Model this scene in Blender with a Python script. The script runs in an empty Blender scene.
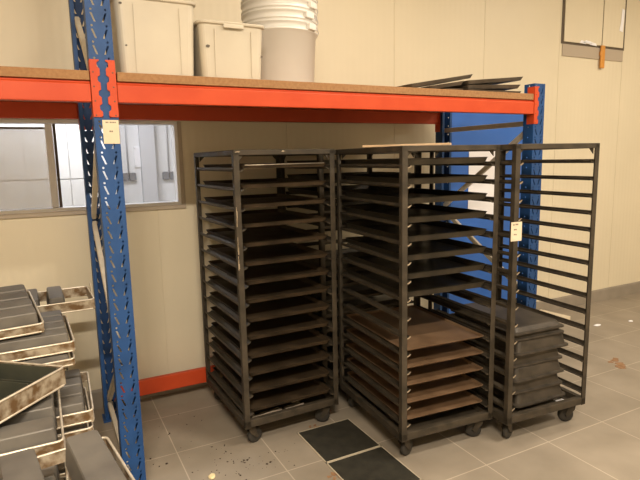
import bpy, bmesh, math, random
from mathutils import Matrix, Vector
rnd = random.Random(7)
sc = bpy.context.scene
C = sc.collection
PI = math.pi
R = math.radians

# ------------------------------------------------------------------ materials
def mat(name, c1, c2=None, scale=8.0, rough=0.5, metal=0.0, bump=0.0, detail=4.0, lo=0.35, hi=0.65,
        spec=0.5, rough2=None, stretch=(1, 1, 1), sss=0.0, bscale=None):
    m = bpy.data.materials.new(name); m.use_nodes = True
    nt = m.node_tree; b = nt.nodes['Principled BSDF']
    b.inputs['Roughness'].default_value = rough
    b.inputs['Metallic'].default_value = metal
    b.inputs['Specular IOR Level'].default_value = spec
    if c2 is None:
        b.inputs['Base Color'].default_value = (*c1, 1)
    tc = nt.nodes.new('ShaderNodeTexCoord')
    mp = nt.nodes.new('ShaderNodeMapping'); mp.inputs['Scale'].default_value = stretch
    nt.links.new(tc.outputs['Object'], mp.inputs['Vector'])
    n = nt.nodes.new('ShaderNodeTexNoise'); n.inputs['Scale'].default_value = scale; n.inputs['Detail'].default_value = detail
    nt.links.new(mp.outputs['Vector'], n.inputs['Vector'])
    if c2 is not None:
        r = nt.nodes.new('ShaderNodeValToRGB')
        r.color_ramp.elements[0].position = lo; r.color_ramp.elements[1].position = hi
        r.color_ramp.elements[0].color = (*c1, 1); r.color_ramp.elements[1].color = (*c2, 1)
        nt.links.new(n.outputs['Fac'], r.inputs['Fac'])
        nt.links.new(r.outputs['Color'], b.inputs['Base Color'])
    if rough2 is not None:
        mr = nt.nodes.new('ShaderNodeMapRange')
        mr.inputs['To Min'].default_value = rough; mr.inputs['To Max'].default_value = rough2
        mr.inputs['From Min'].default_value = lo; mr.inputs['From Max'].default_value = hi
        nt.links.new(n.outputs['Fac'], mr.inputs['Value']); nt.links.new(mr.outputs['Result'], b.inputs['Roughness'])
    if bump:
        n2 = nt.nodes.new('ShaderNodeTexNoise'); n2.inputs['Scale'].default_value = bscale or scale * 6
        nt.links.new(mp.outputs['Vector'], n2.inputs['Vector'])
        bp = nt.nodes.new('ShaderNodeBump'); bp.inputs['Strength'].default_value = bump; bp.inputs['Distance'].default_value = 0.004
        nt.links.new(n2.outputs['Fac'], bp.inputs['Height']); nt.links.new(bp.outputs['Normal'], b.inputs['Normal'])
    if sss:
        b.inputs['Subsurface Weight'].default_value = sss; b.inputs['Subsurface Radius'].default_value = (.03, .025, .02)
    return m

def emit(name, col, s):
    m = bpy.data.materials.new(name); m.use_nodes = True
    b = m.node_tree.nodes['Principled BSDF']
    b.inputs['Base Color'].default_value = (*col, 1); b.inputs['Emission Color'].default_value = (*col, 1)
    b.inputs['Emission Strength'].default_value = s
    return m

M = {}
M['blue'] = mat('blue_rack_paint', (.012, .054, .17), (.016, .068, .215), 9, .5, bump=.05, spec=.35)
M['orange'] = mat('orange_beam_paint', (.49, .052, .011), (.54, .066, .016), 6, .5, bump=.04, spec=.35)
M['galv'] = mat('galvanised_brace', (.58, .52, .42), (.66, .60, .49), 14, .5, .25)
M['bolt'] = mat('zinc_bolt', (.5, .45, .38), None, rough=.35, metal=.8)
M['chip'] = mat('chipboard', (.27, .135, .052), (.34, .18, .075), 60, .8, bump=.15, lo=.35, hi=.65)
M['iron'] = mat('oven_trolley_steel', (.031, .024, .015), (.062, .047, .030), 16, .55, .2, bump=.12, rough2=.7)
M['worn'] = mat('worn_steel_edge', (.30, .24, .17), (.55, .46, .34), 40, .4, .6)
M['tray'] = mat('burnt_tray_steel', (.036, .024, .013), (.080, .053, .029), 6, .42, .3, bump=.1, rough2=.6)
M['traydeep'] = mat('deep_dark_tray', (.028, .023, .015), (.055, .044, .028), 6, .33, .3, bump=.1, rough2=.5)
M['traybrown'] = mat('brown_seasoned_tray', (.12, .068, .034), (.22, .135, .075), 5, .42, .2, bump=.1, rough2=.58, lo=.3, hi=.7)
M['traysteel'] = mat('bare_tray_lip', (.42, .36, .28), (.55, .48, .38), 20, .35, .6)
M['tin'] = mat('black_tin', (.032, .026, .019), (.062, .050, .037), 10, .5, .25, bump=.1)
M['sheet'] = mat('dull_dark_sheet', (.085, .072, .055), (.13, .11, .085), 12, .55, .2)
M['rubber'] = mat('caster_rubber', (.018, .015, .012), (.03, .026, .02), 20, .75)
M['pan'] = mat('grey_pan_coating', (.11, .10, .088), (.165, .15, .128), 7, .5, .25, bump=.06, rough2=.62)
M['pangreen'] = mat('dark_pan_inside', (.045, .048, .035), (.07, .07, .05), 7, .45, .2)
M['strap'] = mat('stained_strap_steel', (.17, .10, .045), (.48, .41, .31), 22, .5, .45, bump=.1, lo=.4, hi=.62)
M['rim'] = mat('shiny_rolled_rim', (.62, .54, .42), (.78, .70, .58), 30, .38, .5)
M['plastic'] = mat('white_food_plastic', (.53, .475, .38), (.57, .515, .41), 4, .42)
M['bucketp'] = mat('white_bucket_plastic', (.68, .655, .61), (.71, .685, .64), 3, .35)
M['dirt'] = mat('grey_mark', (.12, .10, .08), None, rough=.8)
M['paper'] = mat('tag_paper', (.62, .52, .37), (.68, .58, .43), 12, .8)
M['paperw'] = mat('white_paper', (.86, .85, .88), None, rough=.75)
M['ink'] = mat('faded_ink', (.20, .16, .12), None, rough=.8)
M['white'] = mat('white_paint', (.78, .77, .76), (.82, .81, .80), 3, .4)
M['door'] = mat('blue_door_paint', (.024, .12, .46), (.030, .135, .50), 3, .4)
M['socket'] = mat('grey_socket_plastic', (.22, .22, .24), None, rough=.4)
M['conduit'] = mat('grey_conduit', (.60, .60, .63), None, rough=.4)
M['skirt'] = mat('grey_skirting', (.25, .215, .17), (.29, .25, .20), 5, .55)
M['crumb'] = mat('bread_crumb', (.75, .60, .32), (.82, .70, .42), 40, .8)
M['speck'] = mat('dark_crumbs', (.05, .03, .018), None, rough=.8)
M['stain'] = mat('rusty_floor_stain', (.20, .095, .04), (.30, .17, .085), 30, .6)
M['lath'] = mat('pale_wood', (.50, .34, .19), (.62, .45, .28), 10, .6, stretch=(1, 12, 12))
M['paleblock'] = mat('pale_block_finish', (.62, .53, .38), (.72, .62, .46), 10, .6)
M['amber'] = mat('amber_plastic', (.62, .27, .045), None, rough=.4)
M['drain'] = mat('dark_floor_plate_stone', (.018, .016, .011), (.032, .029, .020), 14, .6, bump=.1)
M['edge'] = mat('pale_plate_edge', (.44, .38, .28), None, rough=.5)
M['sill'] = mat('grey_beige_strip', (.42, .35, .27), None, rough=.5)
M['gap'] = mat('dark_hatch_seal', (.10, .075, .05), None, rough=.8)
M['ceil'] = mat('ceiling_paint', (.70, .66, .58), None, rough=.7)
M['lamp'] = emit('lamp_diffuser', (1, .86, .66), 6)
M['lampw'] = emit('lamp_diffuser_cool', (.93, .95, 1), 6)

def wall_mat(name, c1, c2):
    m = mat(name, c1, c2, 1.4, .45, bump=0, lo=.3, hi=.7)
    nt = m.node_tree; b = nt.nodes['Principled BSDF']
    tc = [n for n in nt.nodes if n.type == 'TEX_COORD'][0]
    w = nt.nodes.new('ShaderNodeTexWave'); w.wave_type = 'BANDS'; w.bands_direction = 'X'
    w.inputs['Scale'].default_value = 5.2; w.inputs['Distortion'].default_value = 0
    nt.links.new(tc.outputs['Object'], w.inputs['Vector'])
    bp = nt.nodes.new('ShaderNodeBump'); bp.inputs['Strength'].default_value = .10; bp.inputs['Distance'].default_value = .004
    nt.links.new(w.outputs['Fac'], bp.inputs['Height']); nt.links.new(bp.outputs['Normal'], b.inputs['Normal'])
    return m
M['wall'] = wall_mat('cream_panel_wall', (.68, .605, .45), (.72, .64, .48))
M['roomw'] = mat('white_room_wall', (.80, .80, .82), None, rough=.5)
M['roomg'] = mat('pale_grey_panel', (.58, .58, .61), None, rough=.5)

def floor_mat():
    m = bpy.data.materials.new('floor_tiles'); m.use_nodes = True
    nt = m.node_tree; b = nt.nodes['Principled BSDF']
    tc = nt.nodes.new('ShaderNodeTexCoord')
    mp = nt.nodes.new('ShaderNodeMapping'); mp.inputs['Location'].default_value = (-.067 + .507 * 40, .895 + .503 * 40, 0)
    nt.links.new(tc.outputs['Object'], mp.inputs['Vector'])
    br = nt.nodes.new('ShaderNodeTexBrick'); br.offset = 0; br.squash = 1
    br.inputs['Scale'].default_value = 1; br.inputs['Brick Width'].default_value = .507; br.inputs['Row Height'].default_value = .503
    br.inputs['Mortar Size'].default_value = .0035; br.inputs['Mortar Smooth'].default_value = .2; br.inputs['Bias'].default_value = 0
    br.inputs['Color1'].default_value = (.270, .232, .182, 1); br.inputs['Color2'].default_value = (.288, .247, .194, 1)
    br.inputs['Mortar'].default_value = (.45, .39, .31, 1)
    nt.links.new(mp.outputs['Vector'], br.inputs['Vector'])
    n = nt.nodes.new('ShaderNodeTexNoise'); n.inputs['Scale'].default_value = 3.0; n.inputs['Detail'].default_value = 8
    nt.links.new(tc.outputs['Object'], n.inputs['Vector'])
    r = nt.nodes.new('ShaderNodeValToRGB'); r.color_ramp.elements[0].position = .3; r.color_ramp.elements[1].position = .7
    r.color_ramp.elements[0].color = (.80, .78, .75, 1); r.color_ramp.elements[1].color = (1.08, 1.06, 1.04, 1)
    nt.links.new(n.outputs['Fac'], r.inputs['Fac'])
    mx = nt.nodes.new('ShaderNodeMix'); mx.data_type = 'RGBA'; mx.blend_type = 'MULTIPLY'; mx.inputs['Factor'].default_value = 1
    nt.links.new(br.outputs['Color'], mx.inputs['A']); nt.links.new(r.outputs['Color'], mx.inputs['B'])
    nt.links.new(mx.outputs['Result'], b.inputs['Base Color'])
    b.inputs['Roughness'].default_value = .5
    return m
M['floor'] = floor_mat()

def glass_mat(name, col, trans, rough):
    m = bpy.data.materials.new(name); m.use_nodes = True
    nt = m.node_tree; b = nt.nodes['Principled BSDF']
    b.inputs['Base Color'].default_value = (*col, 1); b.inputs['Roughness'].default_value = rough
    b.inputs['Specular IOR Level'].default_value = .6
    t = nt.nodes.new('ShaderNodeBsdfTransparent'); mx = nt.nodes.new('ShaderNodeMixShader'); mx.inputs['Fac'].default_value = trans
    nt.links.new(b.outputs[0], mx.inputs[1]); nt.links.new(t.outputs[0], mx.inputs[2])
    nt.links.new(mx.outputs[0], nt.nodes['Material Output'].inputs['Surface'])
    return m
M['pane'] = glass_mat('pane_painted_reflection', (.66, .62, .54), .55, .10)  # beige base colour imitates the room reflected in the glass
M['clear'] = glass_mat('clear_pane', (.9, .9, .9), .93, .05)

# ------------------------------------------------------------------ mesh builder
class MB:
    def __init__(s): s.v = []; s.f = []; s.m = []; s.smooth = []; s.T = Matrix()
    def add(s, vs, fs, mi=0, sm=False):
        o = len(s.v); s.v += [tuple(s.T @ Vector(p)) for p in vs]
        for f in fs: s.f.append([o + i for i in f]); s.m.append(mi); s.smooth.append(sm)
    def box(s, x0, x1, y0, y1, z0, z1, mi=0):
        s.add([(x0, y0, z0), (x1, y0, z0), (x1, y1, z0), (x0, y1, z0), (x0, y0, z1), (x1, y0, z1), (x1, y1, z1), (x0, y1, z1)],
              [(0, 3, 2, 1), (4, 5, 6, 7), (0, 1, 5, 4), (1, 2, 6, 5), (2, 3, 7, 6), (3, 0, 4, 7)], mi)
    def bar(s, a, b, w, h, mi=0, up=(0, 0, 1)):
        a = Vector(a); b = Vector(b); d = (b - a).normalized(); u = Vector(up)
        if abs(d.dot(u)) > .98: u = Vector((1, 0, 0))
        sx = d.cross(u).normalized() * (w / 2); sy = sx.cross(d).normalized() * (h / 2)
        vs = [a - sx - sy, a + sx - sy, a + sx + sy, a - sx + sy, b - sx - sy, b + sx - sy, b + sx + sy, b - sx + sy]
        s.add(vs, [(0, 1, 2, 3), (7, 6, 5, 4), (0, 4, 5, 1), (1, 5, 6, 2), (2, 6, 7, 3), (3, 7, 4, 0)], mi)
    def tube(s, pts, r, n=8, mi=0, closed=False):
        pts = [Vector(p) for p in pts]; k = len(pts); vs = []
        for i, p in enumerate(pts):
            if closed: d = pts[(i + 1) % k] - pts[i - 1]
            else: d = pts[min(i + 1, k - 1)] - pts[max(i - 1, 0)]
            d.normalize(); u = Vector((0, 0, 1)) if abs(d.z) < .9 else Vector((1, 0, 0))
            x = d.cross(u).normalized(); y = x.cross(d)
            vs += [p + (x * math.cos(2 * PI * j / n) + y * math.sin(2 * PI * j / n)) * r for j in range(n)]
        fs = []
        for i in range(k if closed else k - 1):
            a = i * n; b = ((i + 1) % k) * n
            for j in range(n): fs.append((a + j, a + (j + 1) % n, b + (j + 1) % n, b + j))
        if not closed: fs += [tuple(range(n))[::-1], tuple(range((k - 1) * n, k * n))]
        s.add(vs, fs, mi, True)
    def loft(s, loops, mi=0, sm=False, cap0=False, cap1=False):
        n = len(loops[0]); vs = [p for l in loops for p in l]; fs = []
        for i in range(len(loops) - 1):
            for j in range(n): fs.append((i * n + j, i * n + (j + 1) % n, (i + 1) * n + (j + 1) % n, (i + 1) * n + j))
        if cap0: fs.append(tuple(range(n))[::-1])
        if cap1: fs.append(tuple(range((len(loops) - 1) * n, len(loops) * n)))
        s.add(vs, fs, mi, sm)
    def lathe(s, prof, n=40, mi=0):
        s.loft([[(r * math.cos(2 * PI * j / n), r * math.sin(2 * PI * j / n), z) for j in range(n)] for r, z in prof], mi, True)
    def prism(s, poly, a, b, axis='y', mi=0):
        def P(u, w, t): return {'y': (u, t, w), 'x': (t, u, w), 'z': (u, w, t)}[axis]
        n = len(poly)
        s.add([P(u, w, a) for u, w in poly] + [P(u, w, b) for u, w in poly],
              [tuple(range(n)), tuple(range(n, 2 * n))[::-1]] + [(i, n + i, n + (i + 1) % n, (i + 1) % n) for i in range(n)], mi)
    def build(s, name, mats, parent=None, bevel=0, solid=0, recalc=True):
        me = bpy.data.meshes.new(name); me.from_pydata(s.v, [], s.f); me.update()
        if not isinstance(mats, (list, tuple)): mats = [mats]
        for q in mats: me.materials.append(q)
        for p, mi, sm in zip(me.polygons, s.m, s.smooth): p.material_index = mi; p.use_smooth = sm
        if recalc:
            bm = bmesh.new(); bm.from_mesh(me); bmesh.ops.recalc_face_normals(bm, faces=bm.faces); bm.to_mesh(me); bm.free()
        o = bpy.data.objects.new(name, me); C.objects.link(o); o.parent = parent
        if solid:
            q = o.modifiers.new('solid', 'SOLIDIFY'); q.thickness = solid; q.offset = 0
        if bevel:
            q = o.modifiers.new('bevel', 'BEVEL'); q.width = bevel; q.segments = 2; q.limit_method = 'ANGLE'; q.angle_limit = R(40)
        return o

def tag(o, label=None, cat=None, group=None, kind=None):
    if label: o['label'] = label
    if cat: o['category'] = cat
    if group: o['group'] = group
    if kind: o['kind'] = kind
    return o
def empty(name, loc=(0, 0, 0), rot=(0, 0, 0)):
    o = bpy.data.objects.new(name, None); C.objects.link(o); o.location = loc; o.rotation_euler = rot
    o.empty_display_size = .1
    return o
def kids(o): return [c for c in bpy.data.objects if c.parent == o]
def copy_tree(o, parent=None):
    ch = kids(o)
    c = o.copy(); C.objects.link(c); c.parent = parent
    for q in ch: copy_tree(q, c)
    return c
def struct(o): o['kind'] = 'structure'; return o

def rrect(w, d, r, z, n=5, cx=0, cy=0):
    pts = []
    for (sx, sy, a0) in ((1, 1, 0), (-1, 1, 90), (-1, -1, 180), (1, -1, 270)):
        for k in range(n + 1):
            a = R(a0 + 90 * k / n)
            pts.append((cx + sx * (w / 2 - r) + r * math.cos(a), cy + sy * (d / 2 - r) + r * math.sin(a), z))
    return pts

# ------------------------------------------------------------------ room shell
XL, XR, YF, ZC = -3.2, 7.6, -7.5, 3.95
b = MB(); b.box(XL, XR, YF, 0, -.06, 0); struct(b.build('floor', M['floor']))
seams = [.209 + 1.043 * k for k in range(-4, 8)]
WX0, WX1, WZ0, WZ1 = -1.75, .385, 1.43, 2.03
b = MB()
edges = [XL] + [x for x in seams if XL < x < XR] + [XR]
for a, c in zip(edges[:-1], edges[1:]):
    x0, x1 = a + .002, c - .002
    cuts = [x0] + [x for x in (WX0, WX1) if x0 < x < x1] + [x1]
    for p, q in zip(cuts[:-1], cuts[1:]):
        if WX0 - .001 <= p and q <= WX1 + .001:
            b.box(p, q, 0, .10, 0, WZ0); b.box(p, q, 0, .10, WZ1, ZC)
        else: b.box(p, q, 0, .10, 0, ZC)
for a in edges[1:-1]:
    if WX0 < a < WX1:
        b.box(a - .004, a + .004, .005, .095, 0, WZ0); b.box(a - .004, a + .004, .005, .095, WZ1, ZC)
    else: b.box(a - .004, a + .004, .005, .095, 0, ZC)
struct(b.build('wall_back', M['wall']))
b = MB(); b.box(XL - .1, XL, YF, 0, 0, ZC); struct(b.build('wall_left', M['wall']))
b = MB(); b.box(XR, XR + .1, YF, 0, 0, ZC); struct(b.build('wall_right', M['wall']))
b = MB(); b.box(XL, XR, YF - .1, YF, 0, ZC); struct(b.build('wall_front', M['wall']))
b = MB(); b.box(XL, XR, YF, 0, ZC, ZC + .08); struct(b.build('ceiling', M['ceil']))
b = MB(); b.prism([(-.022, 0), (0, 0), (0, .137), (-.010, .137), (-.016, .12)], XL, XR, 'x'); struct(b.build('baseboard_back', M['skirt']))

# room seen through the window
b = MB(); b.box(-3, 1.7, .1, 1.95, -.06, 0); struct(b.build('floor_next_room', M['roomg']))
b = MB(); b.box(-3, 1.7, 1.86, 1.95, 0, 2.8); struct(b.build('wall_next_room_back', M['roomw']))
b = MB(); b.box(1.62, 1.7, .1, 1.86, 0, 2.8); struct(b.build('wall_next_room_right', M['roomw']))
b = MB(); b.box(-3.08, -3, .1, 1.86, 0, 2.8); struct(b.build('wall_next_room_left', M['roomw']))
b = MB(); b.box(-3, 1.7, .1, 1.95, 2.8, 2.86); struct(b.build('ceiling_next_room', M['roomw']))
b = MB(); b.box(.405, .55, 1.78, 1.86, 0, 2.8); struct(b.build('trim_1', M['roomg']))

# window
wn = struct(empty('window_1', ((WX0 + WX1) / 2, 0, WZ0)))
wx, wz = wn.location.x, wn.location.z
b = MB(); t = .022
def lb(x0, x1, y0, y1, z0, z1): b.box(x0 - wx, x1 - wx, y0, y1, z0 - wz, z1 - wz)
lb(WX0, WX1, -.008, .10, WZ1 - t, WZ1); lb(WX0, WX1, -.008, .10, WZ0, WZ0 + t)
lb(WX0, WX0 + t, -.008, .10, WZ0 + t, WZ1 - t); lb(WX1 - t, WX1, -.008, .10, WZ0 + t, WZ1 - t)
b.build('window_frame', M['white'], wn, bevel=.002)
b = MB(); lb(WX0 - .03, WX1 + .03, -.018, -.008, WZ0 - .028, WZ0); lb(WX1, WX1 + .028, -.012, -.002, WZ0, WZ1)
b.build('window_sill', M['sill'], wn, bevel=.002)
b = MB(); lb(WX0 + t, -.47, .045, .053, WZ0 + t, WZ1 - t - .035); b.build('sliding_pane', M['pane'], wn)
b = MB(); lb(-.47, -.425, .035, .062, WZ0 + t, WZ1 - t); b.build('sliding_pane_stile', M['white'], wn, bevel=.003)
b = MB(); lb(WX0 + t, -.47, .04, .058, WZ1 - t - .035, WZ1 - t - .022); b.build('sliding_pane_rail', M['gap'], wn)
b = MB(); lb(-.423, -.405, .05, .056, WZ0 + t, WZ1 - t); b.build('seal_strip', M['gap'], wn)
b = MB(); lb(-.405, WX1 - t, .075, .079, WZ0 + t, WZ1 - t); b.build('clear_pane', M['clear'], wn)

# things of the next room
cb = tag(empty('tall_cabinet', (-.46, 1.6, 0)), 'tall white two-door cabinet seen through the window beside the grey pane', 'cabinet')
b = MB(); b.box(-.54, .54, -.1, .25, .0, 2.4); b.build('cabinet_body', M['roomw'], cb, bevel=.003)
for x0 in (-.535, -.178, .180):
    for z0, z1 in ((.03, 1.60), (1.61, 2.38)):
        b = MB(); b.box(x0, x0 + .353, -.118, -.101, z0, z1); b.build('cabinet_door', M['white'], cb, bevel=.003)
for x, lb_ in ((.281, 'grey double wall socket on a conduit left of the white plate, through the window'), (.690, 'grey wall socket on a conduit at the right edge of the window view')):
    s = tag(empty('wall_socket', (x, 1.86, 1.60)), lb_, 'socket', 'sockets in the next room')
    b = MB(); b.tube([(0, -.012, .03), (0, -.012, 1.15)], .008); b.build('conduit', M['conduit'], s)
    for dx in (-.037, .037):
        b = MB(); b.T = Matrix.Translation((dx, 0, 0)); b.loft([rrect(.066, .084, .016, -.002), rrect(.066, .084, .016, .032), rrect(.052, .07, .014, .036)], cap0=True, cap1=True)
        o = b.build('socket_face', M['socket'], s, bevel=.002); o.rotation_euler = (PI / 2, 0, 0)
s = tag(empty('wall_plate', (.385, 1.86, 1.80)), 'white rectangular plate screwed to the far wall, seen through the window', 'plate')
b = MB(); b.box(-.04, .04, -.018, 0, -.105, .105); b.build('plate', M['paperw'], s, bevel=.004)
for dx in (-.03, .03):
    for dz in (-.09, .09):
        b = MB(); b.tube([(dx, -.021, dz), (dx, -.017, dz)], .005); b.build('screw', M['socket'], s)

# blue door, right
dr = struct(empty('door_1', (3.46, 0, 0)))
b = MB(); b.box(-.585, .60, -.05, -.001, .02, 2.2); b.build('door_leaf', M['door'], dr, bevel=.003)
b = MB(); b.box(-.615, -.585, -.06, -.001, 0, 2.235); b.box(-.615, .63, -.06, -.001, 2.2, 2.235); b.build('door_frame', M['white'], dr, bevel=.002)
ps = tag(empty('poster', (3.30, -.053, 1.47)), 'blank white sheet fixed to the blue door behind the trolleys', 'poster')
b = MB(); b.box(-.175, .175, -.003, 0, -.33, .33); b.build('poster_sheet', M['paperw'], ps)

# hatch in the wall, top right
h = tag(empty('wall_hatch', (4.92, 0, 2.88)), 'cream hatch high on the wall with grey strip and amber tab', 'hatch')
b = MB(); b.box(-.52, .52, -.004, .0, -.002, .9); b.build('hatch_seal', M['gap'], h)
b = MB(); b.box(-.485, .115, -.014, -.004, .02, .9); b.build('hatch_panel', M['wall'], h, bevel=.003)
b = MB(); b.box(.130, .485, -.014, -.004, .02, .9); b.build('hatch_panel', M['wall'], h, bevel=.003)
b = MB(); b.box(-.50, .50, -.010, -.0, -.125, -.004); b.build('hatch_strip', M['sill'], h, bevel=.002)
b = MB(); b.box(.09, .155, -.036, -.014, -.22, .02); b.box(.08, .11, -.034, -.014, -.09, -.04); o = b.build('latch_tab', M['amber'], h, bevel=.008); o['label'] = 'amber plastic tab hanging below the hatch'
b = MB()
for x, z, w in ((-.20, .03, .05), (-.12, .035, .07), (-.03, .022, .06)): b.add([(x - w, -.017, z - .008), (x + w, -.017, z - .014), (x + w * .8, -.017, z + .012), (x - w * .4, -.017, z + .022)], [(0, 1, 2, 3)])
b.build('torn_tape', M['paperw'], h, solid=.002)
b = MB(); b.add([(.40, -.017, .20), (.46, -.017, .19), (.475, -.017, .42), (.43, -.017, .44), (.42, -.017, .30)], [(0, 1, 2, 3, 4)]); b.build('torn_tape', M['paperw'], h, solid=.002)

# ------------------------------------------------------------------ pallet rack
rack = tag(empty('pallet_rack', (1.2, -.7, 0)), 'pallet rack with blue slotted uprights and orange beams carrying a chipboard shelf', 'pallet rack')
RO = Vector((1.2, -.7, 0))
def holed(bm, org, ux, uz, w, z0, z1, cols, per=.0716):
    """sheet of width w along ux with slot columns cols = [(u, slant)]"""
    org = Vector(org); ux = Vector(ux); uz = Vector((0, 0, 1)); half = .013
    def P(u, z): return org + ux * u + uz * z
    cuts = [0]
    for u, sl in cols: cuts += [u - half, u + half]
    cuts.append(w)
    for i in range(0, len(cuts) - 1, 2):
        bm.add([P(cuts[i], z0), P(cuts[i + 1], z0), P(cuts[i + 1], z1), P(cuts[i], z1)], [(0, 1, 2, 3)])
    n = int((z1 - z0) / per)
    for u, sl in cols:
        a, c = u - half, u + half
        for k in range(n + 1):
            zb = z0 + k * per
            if k == n:
                if z1 - zb > .001: bm.add([P(a, zb), P(c, zb), P(c, z1), P(a, z1)], [(0, 1, 2, 3)])
                break
            zm = zb + .050; zt = zb + per; zc = (zm + zt) / 2
            if sl is not None:
                q = [(u + sl - .0042, zb + .006), (u + sl + .0042, zb + .006), (u - sl + .0042, zm - .004), (u - sl - .0042, zm - .004)]
                vs = [P(a, zb), P(c, zb), P(c, zm), P(a, zm)] + [P(*t) for t in q]
                bm.add(vs, [(0, 1, 5, 4), (1, 2, 6, 5), (2, 3, 7, 6), (3, 0, 4, 7)])
            else: bm.add([P(a, zb), P(c, zb), P(c, zm), P(a, zm)], [(0, 1, 2, 3)])
            uo = u - (sl or 0) * .9
            o8 = [(uo + .0052 * math.cos(R(a_)), zc + .0052 * math.sin(R(a_))) for a_ in (225, 270, 315, 0, 45, 90, 135, 180)]
            out = [(a, zm), (uo, zm), (c, zm), (c, zc), (c, zt), (uo, zt), (a, zt), (a, zc)]
            bm.add([P(*t) for t in out] + [P(*t) for t in o8], [(i, (i + 1) % 8, 8 + (i + 1) % 8, 8 + i) for i in range(8)])
def upright(x0, x1, yf, direction, ztop):
    """C section; the slotted web faces direction (-1 = towards the aisle)"""
    bm = MB(); bm.T = Matrix.Translation(-RO); w = x1 - x0; dep = .09 * -direction; z0 = .012
    sl = .0075
    holed(bm, (x0, yf, 0), (1, 0, 0), None, w, z0, ztop, [(w * .27, sl), (w * .73, -sl)])
    for x in (x0, x1): holed(bm, (x, yf, 0), (0, 1 if dep > 0 else -1, 0), None, abs(dep), z0, ztop, [] if (direction > 0 and x == x0) else [(.045, None)])
    for x, s in ((x0, 1), (x1, -1)):
        bm.add([(x, yf + dep, z0), (x + s * .022, yf + dep, z0), (x + s * .022, yf + dep, ztop), (x, yf + dep, ztop)], [(0, 1, 2, 3)])
    o = bm.build('upright_post', M['blue'], rack, solid=.0022, recalc=False)
    bm = MB(); bm.T = Matrix.Translation(-RO); yc = yf + dep / 2
    bm.box(x0 - .015, x1 + .015, yc - .065, yc + .065, .0, .012)
    p = bm.build('base_plate', M['blue'], o, bevel=.002)
    bm = MB(); bm.T = Matrix.Translation(-RO)
    for dx in (-.045, .045): bm.tube([(x0 + w / 2 + dx, yc - direction * -.055, .012), (x0 + w / 2 + dx, yc - direction * -.055, .03)], .008, 6)
    bm.build('anchor_bolt', M['bolt'], o)
    return o
LX0, LX1, GX0, GX1 = -.272, -.165, 2.622, 2.727
YFR, YBK = -1.236, -.17
pl = upright(LX0, LX1, YFR, -1, 3.3); upright(LX0, LX1, YBK, 1, 3.3)
upright(GX0, GX1, YFR, -1, 2.235); upright(GX0, GX1, YBK, 1, 2.235)
# paper label on the left front upright
lab = MB(); lab.T = Matrix.Translation(-RO); lab.box(-.238, -.166, YFR - .0045, YFR - .002, 1.832, 1.942)
lo = lab.build('paper_label', M['paper'], rack); lo['label'] = 'cream paper label stuck on the left front upright'
b = MB(); b.T = Matrix.Translation(-RO)
for i, (x, w) in enumerate(((-.224, .006), (-.216, .004), (-.206, .006), (-.198, .005), (-.191, .007), (-.182, .004))):
    b.box(x, x + w, YFR - .0052, YFR - .0045, 1.928, 1.934)
b.box(-.210, -.203, YFR - .0052, YFR - .0045, 1.886, 1.893); b.box(-.201, -.195, YFR - .0052, YFR - .0045, 1.886, 1.893)
b.build('label_print', M['ink'], lo)

def beam(x0, x1, yo, face, z0=2.023, z1=2.12, con=True, name='beam'):
    """yo outer face, face=-1 outer face looks at the aisle"""
    bm = MB(); bm.T = Matrix.Translation(-RO); dy = .05 * -face; y0, y1 = sorted((yo, yo + dy))
    ys = yo - face * .016
    if face < 0: prof = [(y0, z0), (y1, z0), (y1, z1), (y0 + .016, z1), (y0 + .012, z1 - .012), (y0, z1 - .016)]
    else: prof = [(y0, z0), (y1, z0), (y1, z1 - .016), (y1 - .012, z1 - .012), (y1 - .016, z1), (y0, z1)]
    bm.prism(prof, x0, x1, 'x')
    o = bm.build(name, M['orange'], rack, bevel=.004)
    return o
def connector(parent, xe, side, yo, face, z0, z1, postx, w=.042):
    """L plate: welded to the beam end at xe, wraps the post; side=+1 the post lies at greater x"""
    bm = MB(); bm.T = Matrix.Translation(-RO)
    yp = yo + face * .0035
    y0, y1 = sorted((yp, yo - face * .06))
    bm.box(min(xe, xe + side * .004), max(xe, xe + side * .004), y0, y1, z0, z1)
    # front plate with toothed inner edge
    n = 4; pts = []; xi = xe + side * w; st = (z1 - z0) / n
    poly = [(xe, z0), (xi - side * .008, z0)]
    for k in range(n):
        a = z0 + k * st
        poly += [(xi, a + st * .08), (xi, a + st * .38), (xi - side * .011, a + st * .52), (xi - side * .011, a + st * .80), (xi, a + st * .92)]
    poly += [(xi, z1), (xe, z1)]
    ya, yb = sorted((yp, yp + face * .004))
    bm.prism(poly, ya, yb, 'y')
    for k in range(n): bm.tube([(xe + side * .013, yp + face * .003, z0 + st * (k + .12)), (xe + side * .013, yp + face * .0048, z0 + st * (k + .12))], .004, 8, 1)
    bm.build('connector', [M['orange'], M['gap']], parent, bevel=.0015)
for (x0, x1, s0, s1) in ((LX1 + .004, GX0 - .004, True, True), (XL + .3, LX0 - .004, False, True)):
    f = beam(x0, x1, YFR - .004, -1); r_ = beam(x0, x1, YBK + .004, 1)
    for o, yo, fc in ((f, YFR, -1), (r_, YBK, 1)):
        if s0: connector(o, x0 - .002, -1, yo, fc, 1.955, 2.214, LX1)
        connector(o, x1 + .002, 1, yo, fc, 1.955, 2.214, LX0)
bb = beam(LX1 + .004, 1.06, YBK + .004, 1, .11, .222)
connector(bb, LX1 + .002, -1, YBK, 1, .05, .28, LX1)
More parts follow.
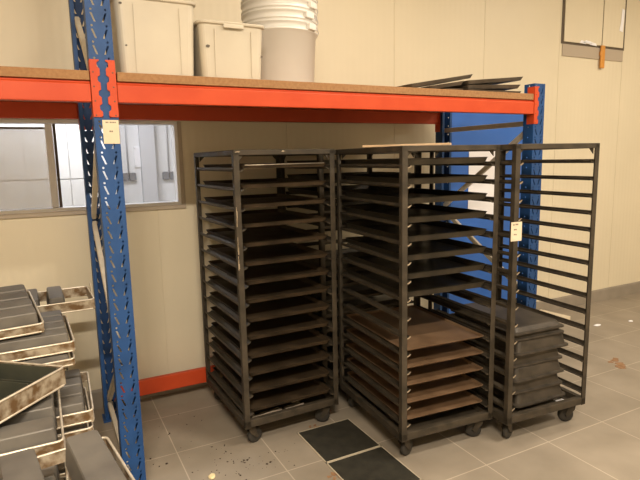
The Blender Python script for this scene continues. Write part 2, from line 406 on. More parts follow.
# braces in both end frames
def brace(x, a, c, w=.036):
    bm = MB(); bm.T = Matrix.Translation(-RO); A = Vector((x, a[0], a[1])); B = Vector((x, c[0], c[1]))
    bm.bar(A, B, w, .028, 0, (1, 0, 0)); o = bm.build('brace', M['galv'], rack, bevel=.003)
    bm = MB(); bm.T = Matrix.Translation(-RO)
    for q in (A, B): bm.tube([q + Vector((-.022, 0, 0)), q + Vector((.022, 0, 0))], .009, 6)
    bm.build('brace_bolt', M['bolt'], o)
YA, YB = -1.165, -.235
for x, zmax in ((-.238, 3.3), (2.6745, 2.2)):
    if zmax < 3:
        segs = [((YB, 1.965), (YA, 1.965)), ((YA, 1.93), (YB, 1.30)), ((YB, 1.265), (YA, .70)), ((YA, .66), (YB, .13)), ((YB, .095), (YA, .095))]
    else:
        segs = [((YB, 2.62), (YA, 2.05)), ((YA, 2.01), (YB, 1.40)), ((YB, 1.36), (YA, .76)), ((YA, .72), (YB, .15)), ((YB, .115), (YA, .115))]
    for a, c in segs: brace(x, a, c)

# chipboard shelf boards
o = MB(); o.box(-1.385, 1.385, -.535, .678, 0, .042); d1 = o.build('shelf_board', M['chip'], None, bevel=.002)
d1.location = (1.2285, -.703, 2.121); tag(d1, 'long chipboard shelf board lying on the orange beams under crates and bucket', 'shelf board', 'chipboard shelf boards')
o = MB(); o.box(-1.26, 1.26, -.535, .678, 0, .042); d2 = o.build('shelf_board', M['chip'], None, bevel=.002)
d2.location = (-1.537, -.703, 2.121); tag(d2, 'empty chipboard shelf board left of the blue upright', 'shelf board', 'chipboard shelf boards')
DZ = 2.163

# ------------------------------------------------------------------ crates and buckets on the shelf
def crate(loc, w, d, hgt, label, spots):
    r = tag(empty('plastic_bin', loc), label, 'crate', 'white bins on the shelf')
    bm = MB(); k = .93; rr = .035
    L = []
    for z, s in ((0, k), (hgt * .5, (1 + k) / 2), (hgt - .019, 1)): L.append(rrect(w * s, d * s, rr, z))
    inner = [rrect(w * s - .008, d * s - .008, rr - .003, z) for z, s in ((hgt - .002, 1), (hgt * .5, (1 + k) / 2), (.005, k))]
    rim = [rrect(w + .004, d + .004, rr, hgt - .018), rrect(w + .022, d + .022, rr + .008, hgt - .014), rrect(w + .026, d + .026, rr + .008, hgt - .004), rrect(w + .018, d + .016, rr + .004, hgt)]
    bm.loft(L + rim + inner, cap0=True, cap1=True)
    bm.build('bin_body', M['plastic'], r, bevel=.001)
    for fx in (-.27, .30):
        x = fx * w; bm = MB()
        bm.add([(x - .005, -d / 2 * k - .001, .02), (x + .005, -d / 2 * k - .001, .02), (x + .005, -d / 2 - .002, hgt - .04), (x - .005, -d / 2 - .002, hgt - .04)], [(0, 1, 2, 3)])
        bm.build('stiffening_rib', M['plastic'], r, solid=.007)
    if hgt < .3:
        bm = MB(); bm.box(-.055, .055, -d / 2 - .020, -d / 2 - .008, hgt - .034, hgt - .014); bm.build('grip', M['plastic'], r, bevel=.004)
    for (x, z, q) in spots:
        bm = MB(); yy = -d / 2 * (k + (1 - k) * z / hgt) - .0006
        bm.add([(x + q * math.cos(a) * (1 + .3 * (i % 2)), yy, z + q * .8 * math.sin(a)) for i, a in enumerate([2 * PI * i / 9 for i in range(9)])], [tuple(range(9))])
        bm.build('smudge', M['dirt'], r, solid=.001)
    return r
crate((.056, -.92, DZ), .385, .50, .372, 'taller white plastic bin on the shelf next to the blue upright', [(-.165, .33, .007), (-.15, .14, .005)])
crate((.442, -.95, DZ), .350, .44, .292, 'shorter white plastic bin on the shelf between tall bin and bucket', [(-.135, .165, .010), (.16, .13, .006)])

def bucket():
    r = empty('bucket')
    bm = MB(); H_ = .40; r0, r1 = .203, .226
    def rad(z): return r0 + (r1 - r0) * z / H_
    prof = [(0.001, 0), (r0 - .012, 0), (r0, .012), (rad(.325), .325), (rad(.325) + .012, .328), (rad(.34) + .012, .336), (rad(.345), .34), (rad(.37), .366), (rad(.37) + .010, .37), (rad(.38) + .010, .378), (rad(.38) + .001, .382),
            (r1, .394), (r1 + .006, .396), (r1 + .006, .402), (r1, .404), (r1 - .004, .40), (rad(.02) - .004, .02), (0.001, .006)]
    bm.lathe(prof, 48); bm.build('bucket_body', M['bucketp'], r)
    for s in (-1, 1):
        bm = MB(); bm.box(s * (r1 - .005), s * (r1 + .022), -.035, .035, .335, .372); bm.build('handle_ear', M['bucketp'], r, bevel=.005)
    bm = MB(); bm.tube([(r1 * math.cos(a) * 1.06, (r1 + .008) * math.sin(a), .352 - .012 * math.sin(a)) for a in [PI * i / 20 for i in range(21)]], .0028, 6)
    hd = bm.build('wire_handle', M['conduit'], r)
    bm = MB(); bm.tube([((r1 + .0) * math.cos(a) * 1.06, (r1 + .008) * math.sin(a), .352 - .012 * math.sin(a)) for a in [R(78 + i * 4) for i in range(7)]], .008, 8)
    bm.build('handle_grip', M['bucketp'], hd)
    return r
bk = bucket(); BX, BY = .872, -.80
names = ['lowest white bucket of the stack standing on the shelf', 'second white bucket from below in the nested stack on the shelf',
         'third white bucket from below in the nested stack on the shelf', 'fourth white bucket from below in the nested stack on the shelf', 'topmost white bucket of the nested stack on the shelf']
for i, n in enumerate(names):
    o = bk if i == 0 else copy_tree(bk)
    o.location = (BX, BY, DZ + i * .062); o.rotation_euler = (0, 0, [-1.05, -1.15, -.98, -1.10, -1.02][i])
    tag(o, n, 'bucket', 'nested white buckets')
b = MB()
for (a, z, l, t_) in ((-1.60, .245, .018, .5), (-1.52, .235, .012, -.6), (-1.55, .195, .016, .2), (-1.50, .19, .010, -.9)):
    rr = .2045 + .023 * z / .4 + .0006; ca, sa = math.cos(a), math.sin(a)
    p = Vector((rr * ca, rr * sa, z)); tx = Vector((-sa, ca, 0)) * math.cos(t_) + Vector((0, 0, 1)) * math.sin(t_)
    b.bar(p - tx * l, p + tx * l, .001, .004, 0, (ca, sa, 0))
b.build('smudge', M['dirt'], bk)

# ------------------------------------------------------------------ dark baking sheets at the right end of the shelf
def flat_sheet(w, d, lip=.012, t_=.004):
    bm = MB()
    L = [rrect(w - .03, d - .03, .012, 0), rrect(w, d, .016, lip), rrect(w - .004, d - .004, .014, lip), rrect(w - .034, d - .034, .011, t_)]
    bm.loft(L, cap0=True, cap1=True); return bm
sheets = [(1.60, .012, .57, -9.6, 4, 'uppermost steeply propped dark baking sheet in the left pile on the shelf end'),
          (1.77, .008, .31, -9.0, 2, 'shorter sloping dark baking sheet under the top one of the left shelf pile'),
          (1.905, .001, .165, -.5, 1, 'smallest dark baking sheet at the bottom of the left pile on the shelf'),
          (2.10, .058, .54, -5.6, 1, 'uppermost dark baking sheet in the pile nearest the right upright'),
          (2.11, .029, .50, -2.6, -1, 'middle dark baking sheet in the pile nearest the right upright'),
          (2.10, .001, .52, -.5, .5, 'lowest dark baking sheet in the pile nearest the right upright')]
for (x, z, w, ty, rz, lb_) in sheets:
    o = flat_sheet(w, .42, .024).build('baking_sheet', M['sheet'], None)
    t = R(-ty); o.location = (x + math.cos(t) * w / 2, -.92, DZ + z + math.sin(t) * w / 2); o.rotation_euler = (0, R(ty), R(rz))
    tag(o, lb_, 'baking sheet', 'dark baking sheets on the shelf')

# ------------------------------------------------------------------ oven trolleys
TW, TD, TH, PS = .616, .786, 1.80, .034
def trolley(zs, mainmat, seed, worn=True):
    q = random.Random(seed)
    r = empty('oven_trolley')
    hx, hy = TW / 2, TD / 2
    for sx in (-1, 1):
        for sy in (-1, 1):
            bm = MB(); x, y = sx * hx, sy * hy; s = PS / 2; tk = .005
            # angle section, open towards the middle of the trolley
            bm.prism([(x + sx * s, y + sy * s), (x - sx * s, y + sy * s), (x - sx * s, y + sy * (s - tk)), (x + sx * (s - tk), y + sy * (s - tk)), (x + sx * (s - tk), y - sy * s), (x + sx * s, y - sy * s)], .14, TH, 'z')
            bm.build('post', mainmat, r, bevel=.002)
    bm = MB(); e = PS / 2
    for sy in (-1, 1): bm.box(-hx - e, hx + e, sy * hy - e, sy * hy + e, TH - .03, TH)
    for sx in (-1, 1): bm.box(sx * hx - e, sx * hx + e, -hy + e, hy - e, TH - .03, TH)
    for sx in (-1, 1):
        for sy in (-1, 1):
            bm.prism([(sx * (hx - e), TH - .03), (sx * (hx - e - .035), TH - .03), (sx * (hx - e), TH - .065)], sy * hy - .004, sy * hy + .004, 'y')
    bm.build('top_frame', mainmat, r, bevel=.003)
    bm = MB()
    for sy in (-1, 1): bm.box(-hx + e, hx - e, sy * hy - e, sy * hy + e, .14, .185)
    for sx in (-1, 1): bm.box(sx * hx - e, sx * hx + e, -hy - e, hy + e, .135, .18)
    bm.box(-hx, hx, -hy, hy, .140, .146)
    bm.build('base_frame', mainmat, r, bevel=.002)
    for z in zs:
        for sx in (-1, 1):
            bm = MB(); x0 = sx * (hx + e - .006); sg = -sx
            outer = [(0, .020), (0, .006), (.006, .0), (.020, -.004), (.036, -.003), (.048, .004), (.054, .010)]
            inner = [(.051, .012), (.046, .007), (.035, .0005), (.020, -.0005), (.008, .004), (.0035, .009), (.0035, .020)]
            poly = [(x0 + sg * u, z + w) for u, w in outer + inner]
            bm.prism(poly, -hy - .010, hy - e, 'y')
            # worn front end of the runner
            p2 = [(x0 + sg * u, z + w) for u, w in [(.004, .012), (.012, -.002), (.022, -.006), (.038, -.005), (.050, .002), (.056, .011), (.050, .0105), (.044, .006), (.036, .002), (.022, .001), (.013, .005), (.008, .013)]]
            bm.prism(p2, -hy - .0115, -hy - .009, 'y', 1 if (sx < 0 and worn) else 0)
            bm.build('runner', [mainmat, M['worn']], r)
    for i, (sx, sy) in enumerate(((-1, -1), (1, -1), (-1, 1), (1, 1))):
        ang = {(-1, -1): .35, (1, -1): 2.6, (-1, 1): .2, (1, 1): 2.9}[(sx, sy)] + q.uniform(-.25, .25)
        T = Matrix.Translation((sx * (hx - .035), sy * (hy - .05), 0)) @ Matrix.Rotation(ang, 4, 'Z')
        bm = MB(); bm.T = T
        bm.box(-.04, .04, -.035, .035, .128, .1395); bm.tube([(0, 0, .110), (0, 0, .130)], .022, 12)
        for s in (-1, 1): bm.prism([(-.022, .118), (.022, .118), (.042, .052), (.038, .040), (.026, .040), (-.018, .09)], s * .024 - .002, s * .024 + .002, 'y')
        bm.box(-.022, .022, -.026, .026, .108, .118); bm.tube([(.032, -.03, .05), (.032, .03, .05)], .007, 8)
        c = bm.build('caster', mainmat, r, bevel=.0015)
        bm = MB(); bm.T = T @ Matrix.Translation((.032, 0, .05)) @ Matrix.Rotation(PI / 2, 4, 'X')
        bm.lathe([(.012, -.017), (.034, -.017), (.047, -.012), (.0495, -.006), (.0495, .006), (.047, .012), (.034, .017), (.012, .017)], 28)
        bm.build('wheel', M['rubber'], c)
    return r
def place(o, x, y, deg):
    t = R(deg); w, d = .626 / 2, .795 / 2
    o.location = (x + w * math.cos(t) - d * math.sin(t), y + w * math.sin(t) + d * math.cos(t), 0); o.rotation_euler = (0, 0, t)
ZA = [1.682 - .1128 * k for k in range(14)]
ZB = [1.685 - .1045 * k for k in range(15)]
tA = trolley(ZA, M['iron'], 3, False); place(tA, .455, -1.07, .957)
tag(tA, 'dark oven trolley left of the other two, filled with trays and nearest the window', 'trolley', 'oven trolleys')
tB = trolley(ZB, M['iron'], 5); place(tB, 1.184, -1.653, -4.097)
tag(tB, 'middle oven trolley with a pale strip lying on its top', 'trolley', 'oven trolleys')
tC = copy_tree(tB); place(tC, 1.845, -1.805, -3.841)
tag(tC, 'oven trolley with bare runners, a paper tag and a pile of black tins', 'trolley', 'oven trolleys')
ZD = [1.672 - .1045 * k for k in range(15)]
tD = copy_tree(tB); tD.location = (1.535, -.475, 0); tD.rotation_euler = (0, 0, R(90))
tag(tD, 'turned oven trolley standing hidden against the wall behind the left and middle trolleys', 'trolley', 'oven trolleys')
# paper tag on the front left post of the third trolley
b = MB(); b.box(-TW / 2 - .042, -TW / 2 + .036, -TD / 2 - .0235, -TD / 2 - .021, 1.256, 1.365); o = b.build('paper_tag', M['paper'], tC); o['label'] = 'small cream paper tag with faint print'
b = MB(); y0, y1 = -TD / 2 - .0242, -TD / 2 - .0235
for x, z, w in ((-.030, 1.346, .012), (-.012, 1.347, .020), (-.022, 1.318, .010), (-.010, 1.318, .008), (-.022, 1.290, .009), (-.010, 1.289, .008)): b.box(-TW / 2 + x, -TW / 2 + x + w, y0, y1, z, z + .008)
b.build('tag_print', M['ink'], o)
# scratches of bare steel on two posts of the left trolley
b = MB(); q = random.Random(4)
for i in range(16):
    z = 1.10 + .35 * q.random(); l = .01 + .05 * q.random(); x = -TW / 2 - .017 + .004 * q.random()
    b.box(x, x + .003 + .004 * q.random(), -TD / 2 - .0180, -TD / 2 - .0172, z, min(z + l, 1.795))
o = b.build('bare_scratches', M['worn'], tA)
for x in (-.300, -.02):
    b = MB(); n = 11
    pts = [(x + .016 * math.cos(2 * PI * i / n) * q.uniform(.5, 1.2), 1.790 + .006 * math.sin(2 * PI * i / n) * q.uniform(.4, 1.1)) for i in range(n)]
    b.prism(pts, -TD / 2 - .0180, -TD / 2 - .0172, 'y'); b.build('bare_patch', M['worn'], tA)

def tray_mesh(w=.568, d=.775, lip=.024):
    bm = MB()
    L = [rrect(w - .030, d - .030, .018, 0), rrect(w - .008, d - .008, .022, lip - .003), rrect(w, d, .024, lip), rrect(w - .006, d - .006, .022, lip + .001), rrect(w - .014, d - .014, .020, lip - .003), rrect(w - .034, d - .034, .016, .002)]
    bm.loft(L, cap0=True, cap1=True); return bm
TM = tray_mesh().build('baking_tray', M['tray'], None)
ords = ['first', 'second', 'third', 'fourth', 'fifth', 'sixth', 'seventh', 'eighth', 'ninth', 'tenth', 'eleventh', 'twelfth', 'thirteenth', 'fourteenth', 'fifteenth']
first = True
def add_tray(tr, z, label, group, m, dy=0.0, dx=0.0, rz=0.0):
    global first
    if first: o = TM; first = False
    else: o = TM.copy(); C.objects.link(o)
    if m is not M['tray']:
        key = m.name
        if key not in alt:
            t_ = tray_mesh(lip=.012 if m is M['traybrown'] else .034).build('baking_tray', m, None); alt[key] = t_.data; bpy.data.objects.remove(t_)
        o.data = alt[key]
    t = tr.rotation_euler.z; v = Matrix.Rotation(t, 3, 'Z') @ Vector((dx, dy, 0))
    o.location = (tr.location.x + v.x, tr.location.y + v.y, z); o.rotation_euler = (0, 0, t + rz)
    tag(o, label, 'baking tray', group); return o
alt = {}
q = random.Random(9)
for k, z in enumerate(ZA):
    bare = k == 0
    add_tray(tA, z + .0125, f'{"bare-lipped" if bare else "burnt brown"} baking tray in the left trolley, {ords[k]} runner from the top', 'trays in the left trolley', M['traysteel'] if False else M['tray'], -.016 + q.uniform(-.008, .008), q.uniform(-.004, .004), R(q.uniform(-.4, .4)))
    if bare:
        o = TM; bm = MB(); w, d = .568, .775
        bm.tube([(-.255, -d / 2 + .000, .021), (-.235, -d / 2 - .001, .0195), (.255, -d / 2 - .001, .0215)], .0032, 6)
        bm.build('front_wire', M['traysteel'], o)['label'] = 'pale bare wire along the front lip'
        TM = o.copy(); TM.data = o.data; C.objects.link(TM); first = True
for k, z in enumerate(ZB):
    if k in (8, 9): continue
    br = k >= 10
    add_tray(tB, z + .0125, f'{"wide brown" if br else "dark"} baking tray in the middle trolley, {ords[k]} runner from the top', 'trays in the middle trolley', M['traybrown'] if br else M['traydeep'], .010 + q.uniform(-.004, .004), 0, R(q.uniform(-.4, .4)))

for k, z in enumerate(ZB):
    if k in (5, 6, 14): continue
    add_tray(tD, z + .0125, f'dark tray in the turned trolley by the wall, {ords[k]} runner from the top', 'trays in the turned trolley', M['traydeep'], 0, 0, 0)
# black inverted tins piled in the third trolley
def deep_tin(w, d, hh):
    bm = MB()
    L = [rrect(w - .03, d - .03, .02, 0.0), rrect(w, d, .03, 0.002), rrect(w, d, .03, .012), rrect(w - .03, d - .03, .03, .016), rrect(w - .055, d - .055, .03, hh - .006), rrect(w - .068, d - .068, .026, hh)]
    bm.loft(L, cap0=True, cap1=True); return bm
z = .187
tl = ['lowest black tin of the pile in the right trolley', 'second black tin from below in the right trolley pile', 'third black tin from below in the right trolley pile',
      'fourth black tin from below in the right trolley pile', 'fifth black tin from below in the right trolley pile', 'thin black tin just under the top of the right trolley pile', 'flat-topped uppermost black tin of the pile in the right trolley']
for i, (hh, dx, dy, rz, w, d) in enumerate(((.085, .045, 0, 1, .43, .64), (.085, .025, .01, -1, .43, .64), (.085, .010, -.008, 1.5, .43, .64), (.085, .016, .012, -1, .43, .64), (.085, .028, -.012, 1, .44, .64), (.040, .012, .005, -1, .43, .64), (.040, .004, -.002, 0, .42, .64))):
    o = deep_tin(w, d, hh).build('baking_tin', M['tin'], None)
    t = tC.rotation_euler.z; v = Matrix.Rotation(t, 3, 'Z') @ Vector((-.028 + dx, -.03 + dy, 0))
    o.location = (tC.location.x + v.x, tC.location.y + v.y, z); o.rotation_euler = (0, 0, t + R(rz)); z += hh + .001
    tag(o, tl[i], 'baking tin', 'black tins in the right trolley')

# pale strip on top of the middle trolley
b = MB(); b.box(-.25, .25, -.03, .03, 0, .012); o = b.build('wooden_strip', M['lath'], None, bevel=.002)
o.location = (1.345, -1.46, TH + .001); o.rotation_euler = (0, 0, R(-48)); tag(o, 'thin pale wooden strip lying across the top of the middle trolley', 'wooden strip')
# loose metal pieces on the base of the left trolley
for (x, y, l, w, a, lb_) in ((-.14, -.30, .20, .045, 10, 'flat grey metal strip on the left trolley base, nearer its front left post'),
                            (.05, -.30, .12, .06, 14, 'short bent grey metal plate in the middle of the left trolley base'),
                            (.15, -.22, .18, .03, 9, 'narrow grey metal strip at the right of the left trolley base')):
    b = MB(); b.prism([(-w / 2, 0), (w / 2, 0), (w / 2, .004), (-w / 2 + .004, .004), (-w / 2 + .004, .016), (-w / 2, .016)], -l / 2, l / 2, 'x')
    o = b.build('metal_strip', M['sill'], None); v = Matrix.Rotation(tA.rotation_euler.z, 3, 'Z') @ Vector((x, y, 0))
    o.location = (tA.location.x + v.x, tA.location.y + v.y, .147); o.rotation_euler = (0, 0, R(a)); tag(o, lb_, 'metal strip', 'loose metal on the trolley base')
b = MB(); b.box(-.03, .03, -.018, .018, 0, .004); o = b.build('paper_scrap', M['paperw'], None)
v = Matrix.Rotation(tC.rotation_euler.z, 3, 'Z') @ Vector((.20, -.31, 0)); o.location = (tC.location.x + v.x, tC.location.y + v.y, .1465); tag(o, 'tiny white scrap on the base of the right trolley beside the tins', 'scrap')

# ------------------------------------------------------------------ bread pan sets, left
def pan_mesh(bm, w, l, hh, x, y, inv, wall=.003, top=1.0):
    """one oblong pan, long axis along local x; inv = bottom up"""
    taper = .014
    def L(dw, z): return rrect(l + dw, w + dw, .012, z, 3, x, y)
    if inv: loops = [L(0, 0), L(-taper, hh - .004), L(-taper - .006, hh)]; inn = [L(-taper - 2 * wall, hh - wall - .002), L(-2 * wall, .001)]
    else: loops = [L(0, hh), L(-taper, .004), L(-taper - .006, 0)]; inn = [L(-taper - 2 * wall, wall + .002), L(-2 * wall, hh - .0005)]
    bm.loft([inn[1]] + loops, 0, False, cap1=True)
    bm.loft([inn[1], inn[0]], 1, False, cap1=True)
def strap_mesh(sx, sy, z0, z1):
    bm = MB(); t_ = .0025
    for s in (-1, 1):
        bm.box(-sx / 2, sx / 2, s * sy / 2 - t_, s * sy / 2 + t_, z0, z1); bm.box(s * sx / 2 - t_, s * sx / 2 + t_, -sy / 2, sy / 2, z0, z1)
    return bm
def rim_mesh(sx, sy, z, r=.0045):
    bm = MB(); bm.tube([Vector(p) for p in rrect(sx + .004, sy + .004, .02, z, 4)], r, 6, closed=True); return bm
def pan_set(n, pitch, w, l, hh, hs, inv, label, skip=(), extra=0.0, along='x', panmat=None, sidegap=.012, rgap=.012):
    """n pans side by side (pitch along local y), strapped together"""
    r = tag(empty('bread_pan_set'), label, 'bread pans', 'strapped bread pan sets')
    sy = (n - 1) * pitch + w + 2 * sidegap; sx = l + 2 * rgap
    z0, z1 = (0, hs) if inv else (hh - hs, hh)
    sm = strap_mesh(sx, sy, z0, z1).build('strap_frame', M['strap'], r)
    rim_mesh(sx, sy, z0 + (0.0045 if inv else 0)).build('rolled_rim', M['rim'], sm); rim_mesh(sx, sy, z1).build('rolled_rim', M['rim'], sm)
    for i in range(n):
        if i in skip: continue
        bm = MB(); y = (i - (n - 1) / 2) * pitch
        pan_mesh(bm, w, l, hh - (.002 if inv else 0), 0, y, inv); bm.build('pan', [panmat or M['pan'], M['pangreen']], r)
    return r
def setpose(o, corner_local, corner_world, rot):
    o.rotation_euler = rot
    Rm = o.rotation_euler.to_matrix()
    o.location = Vector(corner_world) - Rm @ Vector(corner_local)
# top-left inverted set
s1 = pan_set(4, .106, .098, .34, .092, .042, True, 'topmost inverted four-pan set, tilted on the left of the heap')
setpose(s1, (.17 - .01, -(1.5 * .106 + .049 - .006), .090), (-.586, -1.39, 1.103), (R(8), 0, R(8)))
# inverted set below it
s3 = pan_set(4, .116, .108, .40, .085, .045, True, 'inverted four-pan set with a bright front rim, right under the topmost set')
setpose(s3, (.20 - .01, -(1.5 * .116 + .054 - .006), .083), (-.473, -1.424, 1.0), (0, 0, R(2)))
# far set with one empty place
s2 = pan_set(4, .120, .086, .32, .085, .055, True, 'inverted pan set nearest the wall with an empty pale frame end', skip=(0,))
setpose(s2, (.153, -.103, .083), (-.466, -.62, 1.052), (0, 0, R(92)))
b = MB(); b.box(-.03, .03, -(1.5 * .120 + .043 + .019), -(1.5 * .120 + .043 + .015), -.0, .105); o = b.build('end_tab', M['rim'], s2)
# shallow set under the bright-rimmed one
s4 = pan_set(3, .150, .140, .42, .055, .030, True, 'shallow inverted pan set squeezed under the bright-rimmed set')
setpose(s4, (.21, -.22, 0), (-.468, -1.44, .857), (0, 0, R(3)))
# open set, rotated
s5 = pan_set(3, .150, .136, .33, .088, .070, False, 'open-side-up pan set turned askew with a stained brown side strap', panmat=M['pangreen'])
setpose(s5, (.177, .23, .088), (-.500, -1.722, .952), (0, 0, R(-41)))
# long inverted set with the two wide pans in front
s7 = pan_set(5, .183, .118, .42, .090, .045, True, 'long inverted five-pan set whose pale side rim runs down the heap', rgap=.014)
setpose(s7, (.21, -(2 * .183 + .053), .088), (-.540, -2.032, .852), (0, 0, R(.5)))
# nearest set, pans lengthways
s9 = pan_set(3, .180, .108, .46, .090, .040, True, 'nearest inverted pan set with two broad pans pointing towards the blue upright', sidegap=.022)
setpose(s9, (.22, -(.18 + .047), .088), (-.424, -2.215, .902), (0, 0, R(98)))
# lower stacks that carry the heap: one mesh each
def low_set(n, pitch, w, l, hh):
    bm = MB(); sy = (n - 1) * pitch + w + .024; sx = l + .05
    t_ = .0025
    for s in (-1, 1):
        bm.box(-sx / 2, sx / 2, s * sy / 2 - t_, s * sy / 2 + t_, 0, .050, 2); bm.box(s * sx / 2 - t_, s * sx / 2 + t_, -sy / 2, sy / 2, 0, .050, 2)
    for zz in (.0045, .050): bm.tube([Vector(p) for p in rrect(sx + .004, sy + .004, .02, zz, 4)], .0045, 6, 3, True)
    for i in range(n): pan_mesh(bm, w, l, hh - .002, 0, (i - (n - 1) / 2) * pitch, True)
    return bm.build('bread_pan_set', [M['pan'], M['pangreen'], M['strap'], M['rim']], None)
proto = low_set(4, .112, .10, .46, .084); used = False
def low(x, y, z, rz, label):
    global used
    o = proto if not used else proto.copy()
    if used: C.objects.link(o)
    used = True; o.location = (x, y, z); o.rotation_euler = (0, 0, R(rz)); tag(o, label, 'bread pans', 'strapped bread pan sets')
HID = 'pan set buried in the lower stacks of the heap'
for k in range(9):
    z = .0005 + k * .0838
    lab_ = {8: 'pan set with a brown strap end poking out under the long rim', 7: 'pan set second below the long rim, its end strap showing'}.get(k, HID)
    low(-.67 + .012 * ((k * 7) % 3 - 1), -1.42 + .01 * ((k * 5) % 3 - 1), z, rnd.uniform(-1.5, 1.5), lab_)
    low(-.78, -2.06, z, 0, HID)
for k in range(11): low(-.735, -.715, .0005 + k * .0838, 0, HID if k != 10 else 'pan set just below the far inverted set by the wall')

# ------------------------------------------------------------------ floor things
def floor_plate(x0, x1, y0, y1, label):
    r = tag(empty('floor_plate', ((x0 + x1) / 2, (y0 + y1) / 2, 0)), label, 'floor plate', 'dark floor plates')
    w, d = (x1 - x0) / 2, (y1 - y0) / 2
    bm = MB(); bm.box(-w + .006, w - .006, -d + .006, d - .006, 0, .004); bm.build('plate', M['drain'], r)
    bm = MB()
    bm.box(-w, w, -d, -d + .006, 0, .005); bm.box(-w, w, d - .006, d, 0, .005); bm.box(-w, -w + .006, -d, d, 0, .005); bm.box(w - .006, w, -d, d, 0, .005)
    bm.build('edge_strip', M['edge'], r)
floor_plate(.80, 1.18, -1.438, -1.045, 'dark square floor plate between the trolleys, the farther one')
floor_plate(.80, 1.18, -1.84, -1.445, 'dark square floor plate nearer the camera in front of the middle trolley')
def chunk(name, x, y, rx, ry, hh, m, label, cat, seed):
    q = random.Random(seed); bm = MB(); n = 9
    L = []
    rr = [q.uniform(.75, 1.15) for _ in range(n)]
    for z, s in ((0, .85), (hh * .4, 1), (hh, .7)): L.append([(rx * s * rr[i] * math.cos(2 * PI * i / n), ry * s * rr[i] * math.sin(2 * PI * i / n), z * q.uniform(.8, 1)) for i in range(n)])
    bm.loft(L, cap0=True, cap1=True); o = bm.build(name, m, None, bevel=.001); o.location = (x, y, 0.0005); tag(o, label, cat); return o
chunk('bread_crumb', .183, -1.245, .024, .026, .012, M['crumb'], 'yellowish bread crumb on the floor in front of the left trolley', 'crumb', 1)
chunk('paper_scrap', 4.39, -.60, .045, .03, .008, M['paperw'], 'small pale scrap on the floor right of the trolleys, nearer one', 'scrap', 2)
chunk('paper_scrap', 4.80, -.69, .03, .02, .008, M['paperw'], 'small white scrap on the floor at the right edge', 'scrap', 3)
b = MB(); q = random.Random(12)
for i in range(120):
    if i < 85: x, y = q.gauss(.42, .20), q.gauss(-1.17, .12)
    else: x, y = q.uniform(-.1, .5), q.uniform(-1.3, -.3)
    s = q.choice((.002, .002, .003, .004, .006)) * q.uniform(.7, 1.2); a = q.uniform(0, PI)
    if x > .75 or (y > -1.12 and x > .36): continue
    b.add([(x + s * q.uniform(.7, 1.3) * math.cos(a + k * PI / 2), y + s * math.sin(a + k * PI / 2), zz) for zz in (.0002, s * .6) for k in range(4)], [(0, 1, 2, 3), (7, 6, 5, 4), (0, 4, 5, 1), (1, 5, 6, 2), (2, 6, 7, 3), (3, 7, 4, 0)])
tag(b.build('crumbs', M['speck'], None), 'dark crumbs scattered on the tiles before the left trolley', 'crumbs', kind='stuff')
def stain(x, y, rx, ry, seed, label):
    q = random.Random(seed); bm = MB()
    for j in range(7):
        ox, oy = q.uniform(-rx, rx), q.uniform(-ry, ry); n = 10; s = q.uniform(.25, .5)
        pts = [(ox + rx * s * q.uniform(.6, 1.2) * math.cos(2 * PI * i / n), oy + ry * s * q.uniform(.6, 1.2) * math.sin(2 * PI * i / n)) for i in range(n)]
        bm.prism(pts, .0003, .0009 + j * .0001, 'z')
    o = bm.build('dirt_smear', M['stain'], None); o.location = (x, y, 0); tag(o, label, 'stain', kind='stuff')
stain(.775, -1.575, .035, .045, 5, 'rusty brown smear on the floor beside the near dark plate')
stain(3.60, -1.33, .10, .08, 6, 'rusty brown smear on the pale floor right of the trolleys')
stain(.93, -1.02, .03, .02, 8, 'small orange smear behind the far dark floor plate')
b = MB(); b.box(-.05, .05, -.17, .17, 0, .05); o = b.build('pale_block', M['paleblock'], None, bevel=.003)  # plain pale block low by the wall, material left open
o.location = (4.22, -.20, 0); o.rotation_euler = (0, 0, R(8)); tag(o, 'pale block on the floor against the wall behind the right trolley', 'timber')

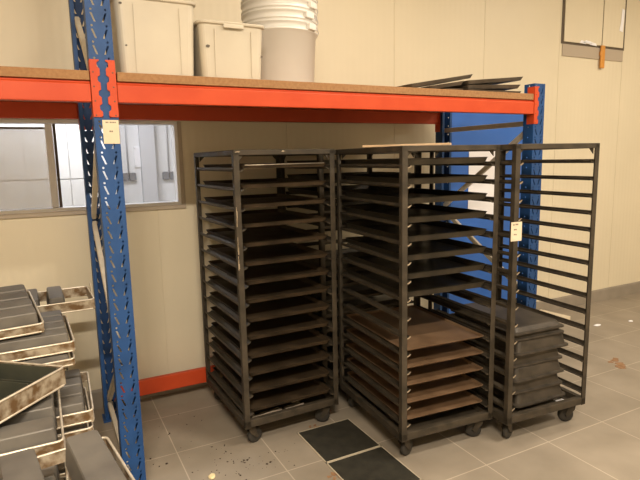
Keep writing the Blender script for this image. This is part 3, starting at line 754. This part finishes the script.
# ------------------------------------------------------------------ lamps
def lamp(x, y, z, power, col, length=1.25, wid=.16, rz=0, cool=False):
    r = tag(empty('ceiling_light', (x, y, z + .07), (0, 0, rz)), 'long ceiling batten light above the frame', 'ceiling light', 'ceiling lights')
    bm = MB(); bm.box(-length / 2 - .02, length / 2 + .02, -wid / 2 - .02, wid / 2 + .02, -.045, .03); bm.build('housing', M['white'], r, bevel=.005)
    bm = MB(); bm.box(-length / 2, length / 2, -wid / 2, wid / 2, -.052, -.046); bm.build('diffuser', M['lampw' if cool else 'lamp'], r)
    ld = bpy.data.lights.new('lamp', 'AREA'); ld.shape = 'RECTANGLE'; ld.size = length; ld.size_y = wid; ld.energy = power; ld.color = col
    lo_ = bpy.data.objects.new('bulb', ld); C.objects.link(lo_); lo_.location = (0, 0, -.06); lo_.parent = r
WARM = (1, .885, .735)
lamp(1.55, -1.52, 3.84, 20, WARM)
lamp(5.3, -1.9, 3.84, 46, WARM)
lamp(-.80, -5.0, 3.84, 335, WARM)
lamp(2.3, -3.6, 3.84, 120, WARM)
lamp(5.4, -4.9, 3.84, 85, WARM)
lamp(-.3, .95, 2.66, 31, (.93, .95, 1), 1.25, .16, 0, True)

w = bpy.data.worlds.new('World'); sc.world = w; w.use_nodes = True
w.node_tree.nodes['Background'].inputs['Color'].default_value = (.05, .045, .04, 1)
w.node_tree.nodes['Background'].inputs['Strength'].default_value = .2

# ------------------------------------------------------------------ camera
cam = bpy.data.cameras.new('camera'); co = bpy.data.objects.new('camera', cam); C.objects.link(co)
cam.sensor_width = 36; cam.lens = 531.208 / 640 * 36; cam.clip_start = .05
yaw, pi_, roll = R(27.234), R(8.649), R(-1.217)
F = Vector((math.sin(yaw) * math.cos(pi_), math.cos(yaw) * math.cos(pi_), -math.sin(pi_)))
Rt = Vector((math.cos(yaw), -math.sin(yaw), 0)); U = Rt.cross(F)
R2 = math.cos(roll) * Rt + math.sin(roll) * U; U2 = -math.sin(roll) * Rt + math.cos(roll) * U
co.matrix_world = Matrix(((R2.x, U2.x, -F.x, -.507), (R2.y, U2.y, -F.y, -3.962), (R2.z, U2.z, -F.z, 1.739), (0, 0, 0, 1)))
sc.camera = co
sc.view_settings.view_transform = 'Standard'; sc.view_settings.look = 'None'
sc.view_settings.exposure = 0.0; sc.view_settings.gamma = 1; sc.view_settings.use_curve_mapping = False
